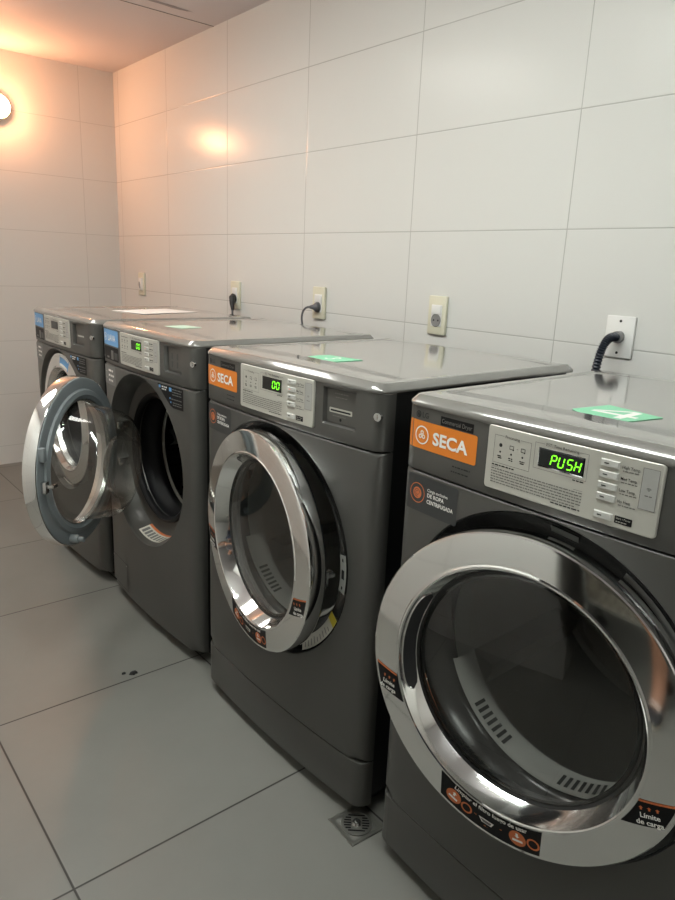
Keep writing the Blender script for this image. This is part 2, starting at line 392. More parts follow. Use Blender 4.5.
def lid(parent):
    def outline(z, ins):
        P = []
        for u in US:
            k = (u - W / 2) / (U1 - U0) * 2
            P.append((u, frontx(u)))
        P = [(u, x - 0.003) for u, x in P] + [(U1, 0.3), (U1, 0.5)] 
        for i in range(6): a = pi / 2 * i / 5; P.append((U1 - .012 + .012 * cos(a), D + .001 + .012 * sin(a)))
        for i in range(6): a = pi / 2 + pi / 2 * i / 5; P.append((U0 + .012 + .012 * cos(a), D + .001 + .012 * sin(a)))
        P += [(U0, 0.5), (U0, 0.3)]
        c = Vector(((U0 + U1) / 2, D / 2)); out = []
        n = len(P)
        for i in range(n):
            a, b = Vector(P[i - 1]), Vector(P[(i + 1) % n]); t = (b - a).normalized(); nn = Vector((-t.y, t.x))
            q = Vector(P[i]) + nn * ins; crown = 0.006 * (1 - ((q.x - c.x) / (W / 2)) ** 2) if z > .97 else 0
            out.append((q.x, q.y, z + max(crown, 0)))
        return out
    prof = [(.9655, .004), (.9665, .001), (.968, 0), (.9715, 0), (.9722, .0004), (.9733, .0012), (.9822, .0112), (.9834, .0132), (.984, .0160)]
    R = [outline(z, i) for z, i in prof]
    def clampring(z, u0, u1, x0, x1):
        return [(min(max(u, u0), u1), min(max(x, x0), x1), z + 0.006 * (1 - ((min(max(u, u0), u1) - W / 2) / (W / 2)) ** 2)) for u, x, _ in R[-1]]
    R += [clampring(.984, .028, W - .030, .095, .600), clampring(.9815, .033, W - .035, .100, .595)]
    mb = MB().rings(R, True, cap0=True)
    last = R[-1]; base = len(mb.v)
    # recessed field as a fine grid so it keeps the gentle crown
    nu, nx = 10, 6
    g = []
    for i in range(nu + 1):
        for j in range(nx + 1):
            u = .033 + (W - .068) * i / nu; x = .100 + .495 * j / nx
            g.append((u, x, .9815 + 0.006 * (1 - ((u - W / 2) / (W / 2)) ** 2)))
    mb.add(g, [(i * (nx + 1) + j, (i + 1) * (nx + 1) + j, (i + 1) * (nx + 1) + j + 1, i * (nx + 1) + j + 1) for i in range(nu) for j in range(nx)])
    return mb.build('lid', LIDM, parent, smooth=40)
def lidz(u): return .9815 + 0.006 * (1 - ((u - W / 2) / (W / 2)) ** 2)
def onlid(u, x, off): return (u, x, lidz(u) + off)

SHALLOW = [(HR - .002, .003), (HR - .004, .005), (.243, .004), (.236, .026), (.222, .044), (.216, .052), (.214, .068)]
DEEP = [(HR - .002, .004), (HR - .008, .012), (.256, .052), (.248, .057), (.212, .058), (.204, .062), (.200, .075)]
def recess(parent, m, P):
    R = []
    for k, (r, x) in enumerate(P):
        R.append([(HC + r * cos(2 * pi * i / 96), x + (frontx(HC + HR * cos(2 * pi * i / 96)) if k < 2 else 0), HZ + r * sin(2 * pi * i / 96)) for i in range(96)])
    return MB().rings(R, True, flip=True).build('door_recess', m, parent)
def ondish(P, a_deg, k, off):
    """k runs 0 at the outer edge of the sloping recess wall to 1 at its foot"""
    a = radians(a_deg); (r0, x0), (r1, x1) = P[1], P[2]; x0 += frontx(HC + HR * cos(a))
    r, x = r0 + (r1 - r0) * k, x0 + (x1 - x0) * k; nr, nx = -(x1 - x0), -(r0 - r1); q = hypot(nr, nx)
    r += off * nr / q; x += off * nx / q
    return (HC + r * cos(a), x, HZ + r * sin(a))

# door ring profile: radius, y (minus = towards the user)
RO, RI = 0.260, 0.205
RING = [(.240, .012), (.254, .012), (.258, .010), (.260, .005), (.260, -.0235), (.2595, -.0262), (.2575, -.0280), (.254, -.0286), (.210, -.0320), (.2075, -.0336), (.2050, -.0334), (.2030, -.0320), (.2018, -.029), (.1900, .002), (.187, .006)]
def ringface(X, Z, off):
    r = hypot(X, Z); r = min(max(r, .2105), .2535); y = -.0280 + (.254 - r) / (.254 - .210) * -.0040
    return y - off
def door(parent, hinge, ang, kind, slide=(0, 0, 0)):
    cx = 0.27 if hinge == 'L' else -0.27
    hx = HC - cx
    d = MB(); prof = RING
    R = [[(cx + r * cos(2 * pi * i / 128), y, HZ + r * sin(2 * pi * i / 128)) for i in range(128)] for r, y in prof]
    d.rings(R, True)
    o = d.build('door', CHROME, parent, smooth=28, loc=(hx + slide[0], slide[1], slide[2]), rot=(0, 0, radians(-ang if hinge == 'L' else ang)))
    # inner plate
    p = MB()
    if kind == 'washer':
        p.lathe([(.258, .008), (.254, .0135), (.246, .0150), (.222, .0150), (.218, .021), (.204, .0235), (.198, .0195), (.192, .018)], cx, HZ, 112)
        p.build('inner_plate', DOORPL, o, smooth=25)
    else:
        p.lathe([(.258, .008), (.254, .0150), (.244, .0180), (.215, .0180), (.208, .024), (.194, .024), (.188, .010)], cx, HZ, 112)
        p.build('inner_plate', BLACK, o, smooth=25)
    far = 1 if hinge == 'L' else -1
    hk = MB()
    hxx = cx + far * .232
    hk.box(hxx - .010, hxx + .010, .013, .030, HZ - .028, HZ + .006, .003); hk.box(hxx - .005, hxx + .005, .028, .050, HZ - .012, HZ - .002, .002)
    hk.box(hxx - .005 - far * .014, hxx + .005, .044, .050, HZ - .012, HZ - .002, .002)
    hk.build('latch_hook', CHROMES, o)
    if kind == 'washer':
        cl = MB().box(cx + far * .232 - .009, cx + far * .232 + .009, .012, .030, HZ + .062, HZ + .102, .004); cl.build('stop_block', DOORPL, o)
        a = radians(-97); pg = MB(); px, pz = cx + far * .236 * cos(radians(-66)), HZ + .236 * sin(radians(-66))
        pg.cyl((px, .010, pz), (px, .040, pz), .014, .012); pg.cyl((px, .038, pz), (px, .056, pz), .008); pg.build('stop_peg', DOORPL, o)
        g = MB(); g.lathe([(.186, .004), (.184, .012), (.176, .05), (.168, .095), (.160, .125), (.148, .145), (.128, .155), (.105, .150), (.092, .130), (.080, .118), (.040, .112), (.001, .111)], cx, HZ, 96)
        g.build('glass_bowl', BOWLG, o, smooth=60)
        rr = MB(); rr.lathe([(.199, -.016), (.190, -.012), (.185, .006), (.189, .016), (.199, .018)], cx, HZ, 96); rr.build('glass_clamp', CHROMES, o)
    else:
        g = MB(); g.lathe([(.1875, .0055), (.184, .003), (.176, .0018), (.12, .0005), (.06, -.0004), (.001, -.0006)], cx, HZ, 96)
        g.build('door_glass', GLASS, o, smooth=60)
        b = MB(); b.lathe([(.1905, .0010), (.1865, .0035), (.181, .0026), (.179, .0042)], cx, HZ, 96); b.build('glass_seal', BLACKGLOSS, o)
        # finger slot sunk in the latch side of the ring's inner cone
        s = MB(); A0, A1, n = (145, 203, 24) if far < 0 else (-23, 35, 24)
        def cone(r): return -.029 + (.2018 - r) / (.2018 - .190) * .031
        L1, L2 = [], []
        for i in range(n + 1):
            a = radians(A0 + (A1 - A0) * i / n); e = sqrt(max(1 - ((2 * i / n - 1) ** 8), 0)); w = .0046 * e + .0003
            for rr_, lst in ((.1957 - w, L1), (.1957 + w, L2)):
                q = rr_ - .0008; lst.append((cx + q * cos(a), cone(rr_) - .0004, HZ + q * sin(a)))
        s.rings([L1, L2], False); s.build('finger_slot', BLACK, o)
        MB().tube(L1 + L2[::-1], .0011, 6, closed=True).build('slot_rim', CHROME, o)
    return o, cx

def ring_patch(o, cx, name, a_in, a_out, mats, extra, label, n=10, bend=None, r0=.2105, r1=.2530):
    """a sticker cut to the ring: a_in / a_out give (upper, lower) angles on the inner and outer edge"""
    art = Art([mats[0]]); vs = []
    for j in range(n + 1):
        t = j / n; r = r0 + (r1 - r0) * t
        for i in range(n + 1):
            k = i / n; a = radians((a_in[0] + (a_out[0] - a_in[0]) * t) * (1 - k) + (a_in[1] + (a_out[1] - a_in[1]) * t) * k)
            vs.append((r * cos(a), r * sin(a)))
    art.p.append((vs, [(j * (n + 1) + i, j * (n + 1) + i + 1, (j + 1) * (n + 1) + i + 1, (j + 1) * (n + 1) + i) for j in range(n) for i in range(n)], 0, 0))
    extra(art)
    return art.build(name, lambda X, Z, off: (cx + X, ringface(X, Z, off), HZ + Z), o, off=.0006, label=label)

def arrow(art, x, y, s, m, layer=2, up=1, rot=0.0):
    P = [(-.22, -.5), (.22, -.5), (.22, .05), (.5, .05), (0, .5), (-.5, .05), (-.22, .05)]
    art.poly([(x + s * (px * cos(rot) - py * up * sin(rot)), y + s * (px * sin(rot) + py * up * cos(rot))) for px, py in P], m, layer)

def limit_sticker(o, cx, side):
    if side > 0: ain, aout, tx, ty, rot = (-15, -28.5), (-9.5, -19.5), .2185, -.0735, .24
    else: ain, aout, tx, ty, rot = (194, 207.5), (189.5, 200.5), -.2215, -.0735, -.07
    def ex(art):
        sub = Art([]); sub.text('Límite', .001, -.0045, .0105, WINK, 2, .022, 'c'); sub.text('de carga', 0, -.0150, .0105, WINK, 2, .022, 'c')
        for k in (-1, 0, 1): arrow(sub, .001 + k * .0105, .0098, .0058, ORANGE2)
        for vs, fs, m, l in sub.p:
            art.p.append(([(tx + x * cos(rot) - y * sin(rot), ty + x * sin(rot) + y * cos(rot)) for x, y in vs], fs, art.ix(sub.mats[m]), l))
        # orange top stripe following the upper cut
        vs = []
        for j in range(9):
            t = j / 8; r = .2105 + .0425 * t; a = ain[0] + (aout[0] - ain[0]) * t; s = 1 if side < 0 else -1
            for dd in (0, .9): vs.append((r * cos(radians(a + s * dd)), r * sin(radians(a + s * dd))))
        art.p.append((vs, [(2 * j, 2 * j + 1, 2 * j + 3, 2 * j + 2) for j in range(8)], art.ix(ORANGE2), 1))
    return ring_patch(o, cx, 'load_limit_sticker', ain, aout, [STBLACK], ex, 'black load limit sticker with orange edge')

def filter_sticker(o, cx):
    def ex(art):
        sub = Art([]); r0 = .2175
        sub.text('Limpiar el filtro luego de usar', 0, 0, .0110, WINK, 2, .02, 'c', width=.134)
        for c0 in (-.062, .048):
            sub.disc(c0, -.0165, .0135, ORANGE2, 1); sub.ring(c0 + .0245, -.0175, .0100, .0030, ORANGE2, 1)
            arrow(sub, c0, -.0115, .0085, WINK, 2, -1 if c0 > 0 else 1); sub.rect(c0 - .008, c0 + .008, -.0225, -.0185, WINK, 2)
        sub.poly([(-.016, -.013), (.010, -.013), (.006, -.021), (-.010, -.021)], WINK, 2); sub.poly([(-.0125, -.0145), (.0065, -.0145), (.0040, -.0195), (-.0080, -.0195)], MGREY, 3)
        sub.rect(-.024, -.020, -.0165, -.0150, ORANGE2); sub.rect(.019, .023, -.0165, -.0150, ORANGE2); sub.rect(-.006, .000, -.0275, -.0258, ORANGE2)
        for vs, fs, m, l in sub.p:
            q = []
            for x, y in vs:
                a = -pi / 2 + (x - .008) / r0; r = r0 - y; q.append((r * cos(a), r * sin(a)))
            art.p.append((q, fs, art.ix(sub.mats[m]), l))
    # vertical cuts at X = -.100 and .080
    art = Art([STBLACK]); n = 24; vs = []
    for i in range(n + 1):
        X = -.100 + .180 * i / n
        for r in (.2105, .2205, .2315, .2425, .2530): vs.append((X, -sqrt(r * r - X * X)))
    art.p.append((vs, [(5 * i + j, 5 * i + j + 1, 5 * i + j + 6, 5 * i + j + 5) for i in range(n) for j in range(4)], 0, 0))
    ex(art)
    return art.build('filter_sticker', lambda X, Z, off: (cx + X, ringface(X, Z, off), HZ + Z), o, off=.0006, label='black filter cleaning sticker with orange symbols')

def control_panel(root, disp, washer):
    u0, u1, z0, z1 = .193, .4685, .8672, .9678
    # the plate itself: a thin slab following the bowed front
    n = 14; R = []
    a = Art([SILVER]); 
    a.rect(u0, u1, z0, z1, SILVER, 0, .005, 14)
    P = a.p[0][0]; k = len(P) // 2; loop = P[:k] + P[k:][::-1]
    th = .0045
    rings = [[onfront(u, z, -.001) for u, z in loop], [onfront(u, z, th - .0012) for u, z in loop]]
    cu, cz = (u0 + u1) / 2, (z0 + z1) / 2
    rings.append([onfront(u + (.0012 if u < cu else -.0012), z + (.0012 if z < cz else -.0012), th) for u, z in loop])
    mb = MB().rings(rings, True)
    ins = [(u + (.0012 if u < cu else -.0012), z + (.0012 if z < cz else -.0012)) for u, z in loop]
    b = len(mb.v); lo, hi = ins[:k], ins[k:][::-1]
    mb.add([onfront(u, z, th) for u, z in lo + hi], [(i, i + 1, k + i + 1, k + i) for i in range(k - 1)])
    o = mb.build('control_panel', SILVER, root, smooth=40, ); o['label'] = 'silver control panel'
    def at(u, z, off): return onfront(u, z, th + off)
    pr = Art([INK])
    # left block
    if not washer:
        pr.frame(.2065, .2735, .9105, .9545, .0006, GINK); pr.rect(.224, .2545, .953, .956, SILVER, 2); pr.text('Processing', .2395, .9522, .0062, INK, 3, 0, 'c')
        for i, x in enumerate((.219, .2395, .260)):
            if i == 0: pr.disc(x, .9395, .0030, INK, 1, 14)
            else: pr.frame(x - .0038, x + .0038, .9365, .9425, .0008, INK); pr.disc(x + .003, .9365, .0012, INK, 2, 10)
            pr.disc(x, .9290, .0016, INK, 1, 12); pr.greek(x - .0045, x + .0045, .9215, .0016, INK, 1, i); pr.greek(x - .0035, x + .0035, .9185, .0016, INK, 1, i + 9)
        pr.rect(.2485, .2510, .9388, .9394, INK)
    else:
        for r_ in range(2):
            for i, x in enumerate((.215, .236, .257)): pr.disc(x, .9450 - r_ * .018, .0032, GINK, 1, 12); pr.greek(x - .005, x + .005, .9375 - r_ * .018, .0014, INK, 1, i + 5 * r_)
        pr.greek(.207, .262, .9545, .0018, INK, 1, 44)
    pr.frame(.2795, .3655, .9195, .9585, .0006, GINK); pr.rect(.296, .352, .957, .960, SILVER, 2); pr.text('EST. Time Remaining', .324, .9562, .0062, INK, 3, 0, 'c')
    pr.greek(.345, .362, .9162, .0018, INK, 1, 3)
    # text paragraph
    pr.greek(.2055, .247, .9060, .0020, INK, 1, 20); pr.rect(.2055, .362, .9038, .9042, INK)
    for i in range(6): pr.greek(.2055, .362 if i < 5 else .355, .9000 - i * .0043, .0017, GINK, 1, 30 + i)
    pr.greek(.315, .362, .8745, .0019, INK, 1, 60)
    # button captions
    caps = ('High Temp.', 'Med Temp.', 'Low Temp.', 'No Heat')
    for i, c in enumerate(caps):
        z = .9520 - i * .0158
        if washer: pr.greek(.415, .436, z, .0026, INK, 1, 80 + i)
        else: pr.text(c, .4130, z - .0012, .0062, INK, 2, .004, width=.0255 * len(c) / 10)
        pr.greek(.4145, .438, z - .0050, .0014, GINK, 1, 70 + i)
    pr.rect(.4130, .4370, .8745, .8850, STBLACK, 1, .001, 2); pr.text('Start / Pause', .4145, .8806, .0040, SILVER, 2); pr.greek(.4150, .430, .8765, .0013, SILVER, 2, 91)
    pr.build('panel_print', at, o, off=.0003, step=.00012)
    # display
    dsp = MB(); du0, du1, dz0, dz1 = .2885, .3585, .9255, .9500
    dsp.add([at(du0 - .002, dz0 - .002, .0002), at(du1 + .002, dz0 - .002, .0002), at(du1 + .002, dz1 + .002, .0002), at(du0 - .002, dz1 + .002, .0002),
             at(du0, dz0, .0012), at(du1, dz0, .0012), at(du1, dz1, .0012), at(du0, dz1, .0012)],
            [(0, 1, 5, 4), (1, 2, 6, 5), (2, 3, 7, 6), (3, 0, 4, 7), (4, 5, 6, 7)])
    dw = dsp.build('display', LEDOFF, o, smooth=0); dw['label'] = 'black display window with green segments'
    if disp:
        lit = Art([LED])
        x = .3175 if len(disp) == 4 else .3290
        stepx = .0105 if len(disp) == 4 else .0145
        for i, ch in enumerate(disp):
            seven(lit, ch, (.3080 if len(disp) == 4 else .3270) + i * (.0122 if len(disp) == 4 else .0155) + (.0015 if len(disp) == 4 and i > 1 else 0), .9300, .0078 if len(disp) == 4 else .0095, .0150, LED)
        if len(disp) == 2: lit.disc(.3415, .9345, .0011, LED, 1, 8); lit.disc(.3425, .9410, .0011, LED, 1, 8)
        lit.build('lit_digits', at, o, off=.0016, step=.0001)
    # buttons
    for i in range(5):
        z = .9535 - i * .0158 if i < 4 else .8800
        bu = .3830; b0, b1 = bu, bu + .0270
        bb = MB(); loopb = [(b0, z - .0052), (b1, z - .0052), (b1, z + .0052), (b0, z + .0052)]
        q = [at(u, zz, 0) for u, zz in loopb]; q2 = [at(u + (.0012 if u == b0 else -.0012), zz + (.0012 if zz < z else -.0012), .0026) for u, zz in loopb]
        bb.rings([q, q2], True, cap1=True)
        bt = bb.build('button', BTN, o, smooth=0)
        mk = Art([INK]); mk.rect(b0 + .006, b0 + .0125, z - .0007, z + .0009, REDLED if (disp == '00' and i == 1) else INK, 0); mk.frame(b0 - .0007, b1 + .0007, z - .0060, z + .0060, .0008, GINK, 0)
        fr = mk.p; mk2 = Art([mk.mats[fr[0][2]]]); mk2.p = [(fr[0][0], fr[0][1], 0, 0)]; mk2.build('button_mark', lambda u, zz, off: at(u, zz, .0028 + off), o, off=.0002)
    wf = Art([SILVER2]); wf.rect(.4410, .4630, .9030, .9590, SILVER2, 0, .002, 2); wf.frame(.4410, .4630, .9030, .9590, .0006, GINK, 1)
    for k in (1, 2, 3): wf.ring(.452, .9285, .0016 * k, .0008, GINK, 2, 10, radians(45), radians(135))
    wf.greek(.4475, .4570, .9215, .0014, GINK, 2, 5)
    wf.build('wireless_patch', at, o, off=.0004, step=.0001, label='grey rectangle with wireless symbol')
    return o

def camlock(root):
    m = MB(); u, z = .6395, .9215; x = frontx(u)
    m.cyl((u, x + .002, z), (u + .002, x - .004, z), .0085, .0080); m.box(u - .001, u + .003, x - .0052, x - .003, z - .005, z + .005)
    return m.build('cam_lock', CHROMES, root)

def common(i, name, label, cat, group):
    x, y, a = MACH[i]
    root = empty(name, (x, y, 0), -pi / 2 + a); tag(root, label, cat, group)
    q0, q1, z0, z1 = .004, W - .008, .045, .967
    MB().rings([[(q0, x, z0), (q1, x, z0), (q1, x, z1), (q0, x, z1)] for x in (.033, D - .012)], True, cap1=True).build('cabinet', CABM, root, smooth=0)   # sheet-metal shell, open at the front
    lid(root)
    camlock(root)
    for u in (.05, W - .06):
        for xx in (.09, D - .09):
            m = MB(); m.cyl((u, xx, 0), (u, xx, .012), .024, .020); m.cyl((u, xx, .010), (u, xx, .050), .008); m.build('levelling_foot', BLACK, root)
    box('base_plinth', BLACK, .03, W - .03, .045, D - .05, .018, .046, 0, root)
    return root

def coin_slot(root, kind):
    a, b, c, d = .4925, .5865, .8830, .9600
    dep = .009
    if kind == 'dryer':
        s = Art([BODY]); s.rect(a + .004, b - .005, c + .005, d - .005, BODY, 0, .001, 6)
        s.rect(.505, .570, .9085, .9185, SILVER, 1, .002, 6); s.rect(.509, .566, .9115, .9150, STBLACK, 2, .001, 4); s.disc(.538, .8960, .0032, STBLACK, 1, 14)
        s.greek(.520, .560, .9475, .0022, GINK, 1, 2); s.greek(.522, .555, .9400, .0018, GINK, 1, 4); s.greek(.515, .552, .9015, .0018, GINK, 1, 7)
    else:
        s = Art([BODY]); s.rect(a + .018, b - .006, c + .010, d - .006, BODY, 0, .001, 6)
        if kind == 'slots':
            for u in (.528, .556):
                for z in (.905, .928): s.rect(u - .0035, u + .0035, z - .006, z + .012, DGREY, 1, .002, 2)
        else:
            s.rect(.520, .576, .9150, .9205, SILVER2, 1, .001, 4)
    return s.build('coin_slot', lambda u, z, off: onfront(u, z, off - dep + .001), root, step=.0004)

def icon(art, x, y, r, m):
    art.ring(x, y, r, r * .14, m, 1)
    for k in range(3):
        a = 2 * pi * k / 3 + pi / 2; art.ring(x + r * .28 * cos(a), y + r * .28 * sin(a), r * .24, r * .12, m, 1, 12)

def dryer(i, label, hinge, disp, ang):
    root = common(i, 'tumble_dryer', label, 'dryer', 'commercial dryers')
    band('control_housing', .8525, .9665, BODY, root, rec=(.4925, .5865, .8830, .9600, .009))
    holed_panel('front_panel', .1490, .8495, BODY, root)
    band('kick_panel', .034, .1465, BODY, root)
    recess(root, BLACKGLOSS, SHALLOW)
    coin_slot(root, 'dryer')
    control_panel(root, disp, False)
    # printed badge above the sticker
    b = Art([INK]); b.disc(.0335, .9525, .0062, INK, 1, 20); b.ring(.0335, .9525, .0040, .0008, BODY, 2, 14, radians(0), radians(270)); b.text('LG', .0425, .9483, .0135, INK, 2, .012)
    b.build('brand_logo', onfront, root, off=.0004); b = Art([STBLACK])
    b.rect(.087, .160, .9435, .9590, STBLACK, 0, 0, 6); b.text('Commercial Dryer', .090, .9480, .0105, GINK, 2, .0, width=.067)
    b.build('type_plate', onfront, root, off=.0004); b = Art([INK])
    b.greek(.121, .160, .8790, .0022, INK, 1, 1); b.greek(.119, .160, .8700, .0022, INK, 1, 2); b.build('small_print', onfront, root, off=.0004)
    s = Art([ORANGE]); s.rect(.011, .1700, .8925, .9420, ORANGE, 0, .004, 10)
    icon(s, .045, .917, .0165, WINK)
    s.text('SECA', .072, .9065, .0300, WINK, 2, .030, width=.080)
    s.build('orange_sticker', onfront, root, off=.0007, label='orange sticker reading SECA')
    k = Art([DGREY]); k.rect(.0150, .1400, .7780, .8440, DGREY, 0, .004, 8)
    k.ring(.044, .8115, .0185, .0016, ORANGE2, 1); k.disc(.044, .8115, .0105, ORANGE2, 1); k.ring(.044, .8115, .0075, .0012, DGREY, 2, 16, 0, 5); k.ring(.044, .8115, .0042, .0010, DGREY, 2, 16, 1, 6)
    k.text('Carga exclusiva', .069, .8205, .0078, WINK, 2, .008); k.text('DE ROPA', .069, .8105, .0098, WINK, 2, .024); k.text('CENTRIFUGADA', .069, .7990, .0098, WINK, 2, .024, width=.063)
    k.build('charcoal_sticker', onfront, root, off=.0006, label='charcoal sticker with white lettering and orange ring')
    # inside
    dr = MB(); dr.lathe([(.214, .068), (.214, .115), (.262, .122), (.270, .14), (.270, .50), (.26, .51)], HC, HZ, 96, flip=True); dr.lathe([(.26, .51), (.2, .53), (.001, .53)], HC, HZ, 96, flip=True)
    dr.build('drum', DRUMD, root, smooth=40)
    for k3 in range(3):
        a = radians(95 + 120 * k3); m = MB(); c, s_ = cos(a), sin(a)
        P = []
        for x in (.16, .48):
            P.append([(HC + r * c - t * s_, x, HZ + r * s_ + t * c) for r, t in ((.269, -.035), (.235, -.016), (.222, 0), (.235, .016), (.269, .035))])
        m.rings(P, False); m.build('drum_vane', DRUMD, root)
    # lint filter: a pale curved strip low in the opening with two rows of slots
    lf = MB(); A0, A1, n = -158, -22, 60
    R = []
    for r, x in ((.2135, .054), (.2085, .058), (.2025, .086), (.210, .112)):
        R.append([(HC + r * cos(radians(A0 + (A1 - A0) * i_ / n)), x, HZ + r * sin(radians(A0 + (A1 - A0) * i_ / n))) for i_ in range(n + 1)])
    lf.rings(R, False, flip=True)
    f = lf.build('lint_filter', LINT, root, smooth=50); f['label'] = 'pale grey slotted lint filter'
    for base in (-134, -80):
        sl = Art([BLACK])
        for q in range(7):
            a = base + q * 3.6
            sl.poly([(a, .08), (a + 1.8, .08), (a + 1.8, .92), (a, .92)], BLACK, 0)
        sl.build('filter_slots', lambda a, t, off: (HC + (.2085 - .006 * t - off) * cos(radians(a)), .058 + .028 * t - off, HZ + (.2085 - .006 * t - off) * sin(radians(a))), f, off=.0012)
    # latch plate and warning label on the recess wall
    side = 0 if hinge == 'L' else 180
    sg = 1 if hinge == 'L' else -1
    lp = Art([SILVER2]); lp.rect(-9.5, 9.5, .10, .86, SILVER2, 0, 0, 6); lp.rect(-2.4, 2.2, .32, .66, STBLACK, 1); lp.disc(0, 0, .001, SILVER2, 0)
    for a in (-7, 7): lp.poly([(a - .8, .40), (a + .8, .40), (a + .8, .58), (a - .8, .58)], STBLACK, 1)
    lp.build('latch_plate', lambda a, t, off: ondish(SHALLOW, side + sg * a, t, off), root, off=.004, step=.0008, label='pale grey latch plate')
    wl = Art([WARN]); wl.rect(-60, -25, .06, 1.0, WARN, 0, 0, 14); wl.rect(-30, -25, .06, 1.0, YELLOW, 1, 0, 3)
    for q in range(9): wl.rect(-57.5 + q * 2.9, -56.9 + q * 2.9, .2, .55 + .06 * (q % 4), MGREY, 1)
    if hinge == 'R': wl.rect(-60, -25, .94, 1.0, ORANGE2, 1, 0, 14)
    wl.build('warning_label', lambda a, t, off: ondish(SHALLOW, side + sg * a, t, off), root, off=.0008, label='off-white warning label')
    if i == 4:
        m = Art([GINK]); m.rect(-10, 18, .22, .62, GINK, 0, 0, 8); m.greek(-8, 16, .3, .05, MGREY, 1, 4); m.greek(-8, 12, .45, .05, MGREY, 1, 6)
        m.build('recess_print', lambda a, t, off: ondish(SHALLOW, 52 - a, t, off), root, off=.0008)
        sw = Art([MGREY]); sw.rect(-5, 5, .15, .5, MGREY, 0); sw.build('door_switch', lambda a, t, off: ondish(SHALLOW, 84 - a, t, off), root, off=.002)
    d, cx = door(root, hinge, ang, 'dryer', (0, .005 if hinge == 'L' else -.005, 0))
    limit_sticker(d, cx, 1); limit_sticker(d, cx, -1); filter_sticker(d, cx)
    return root

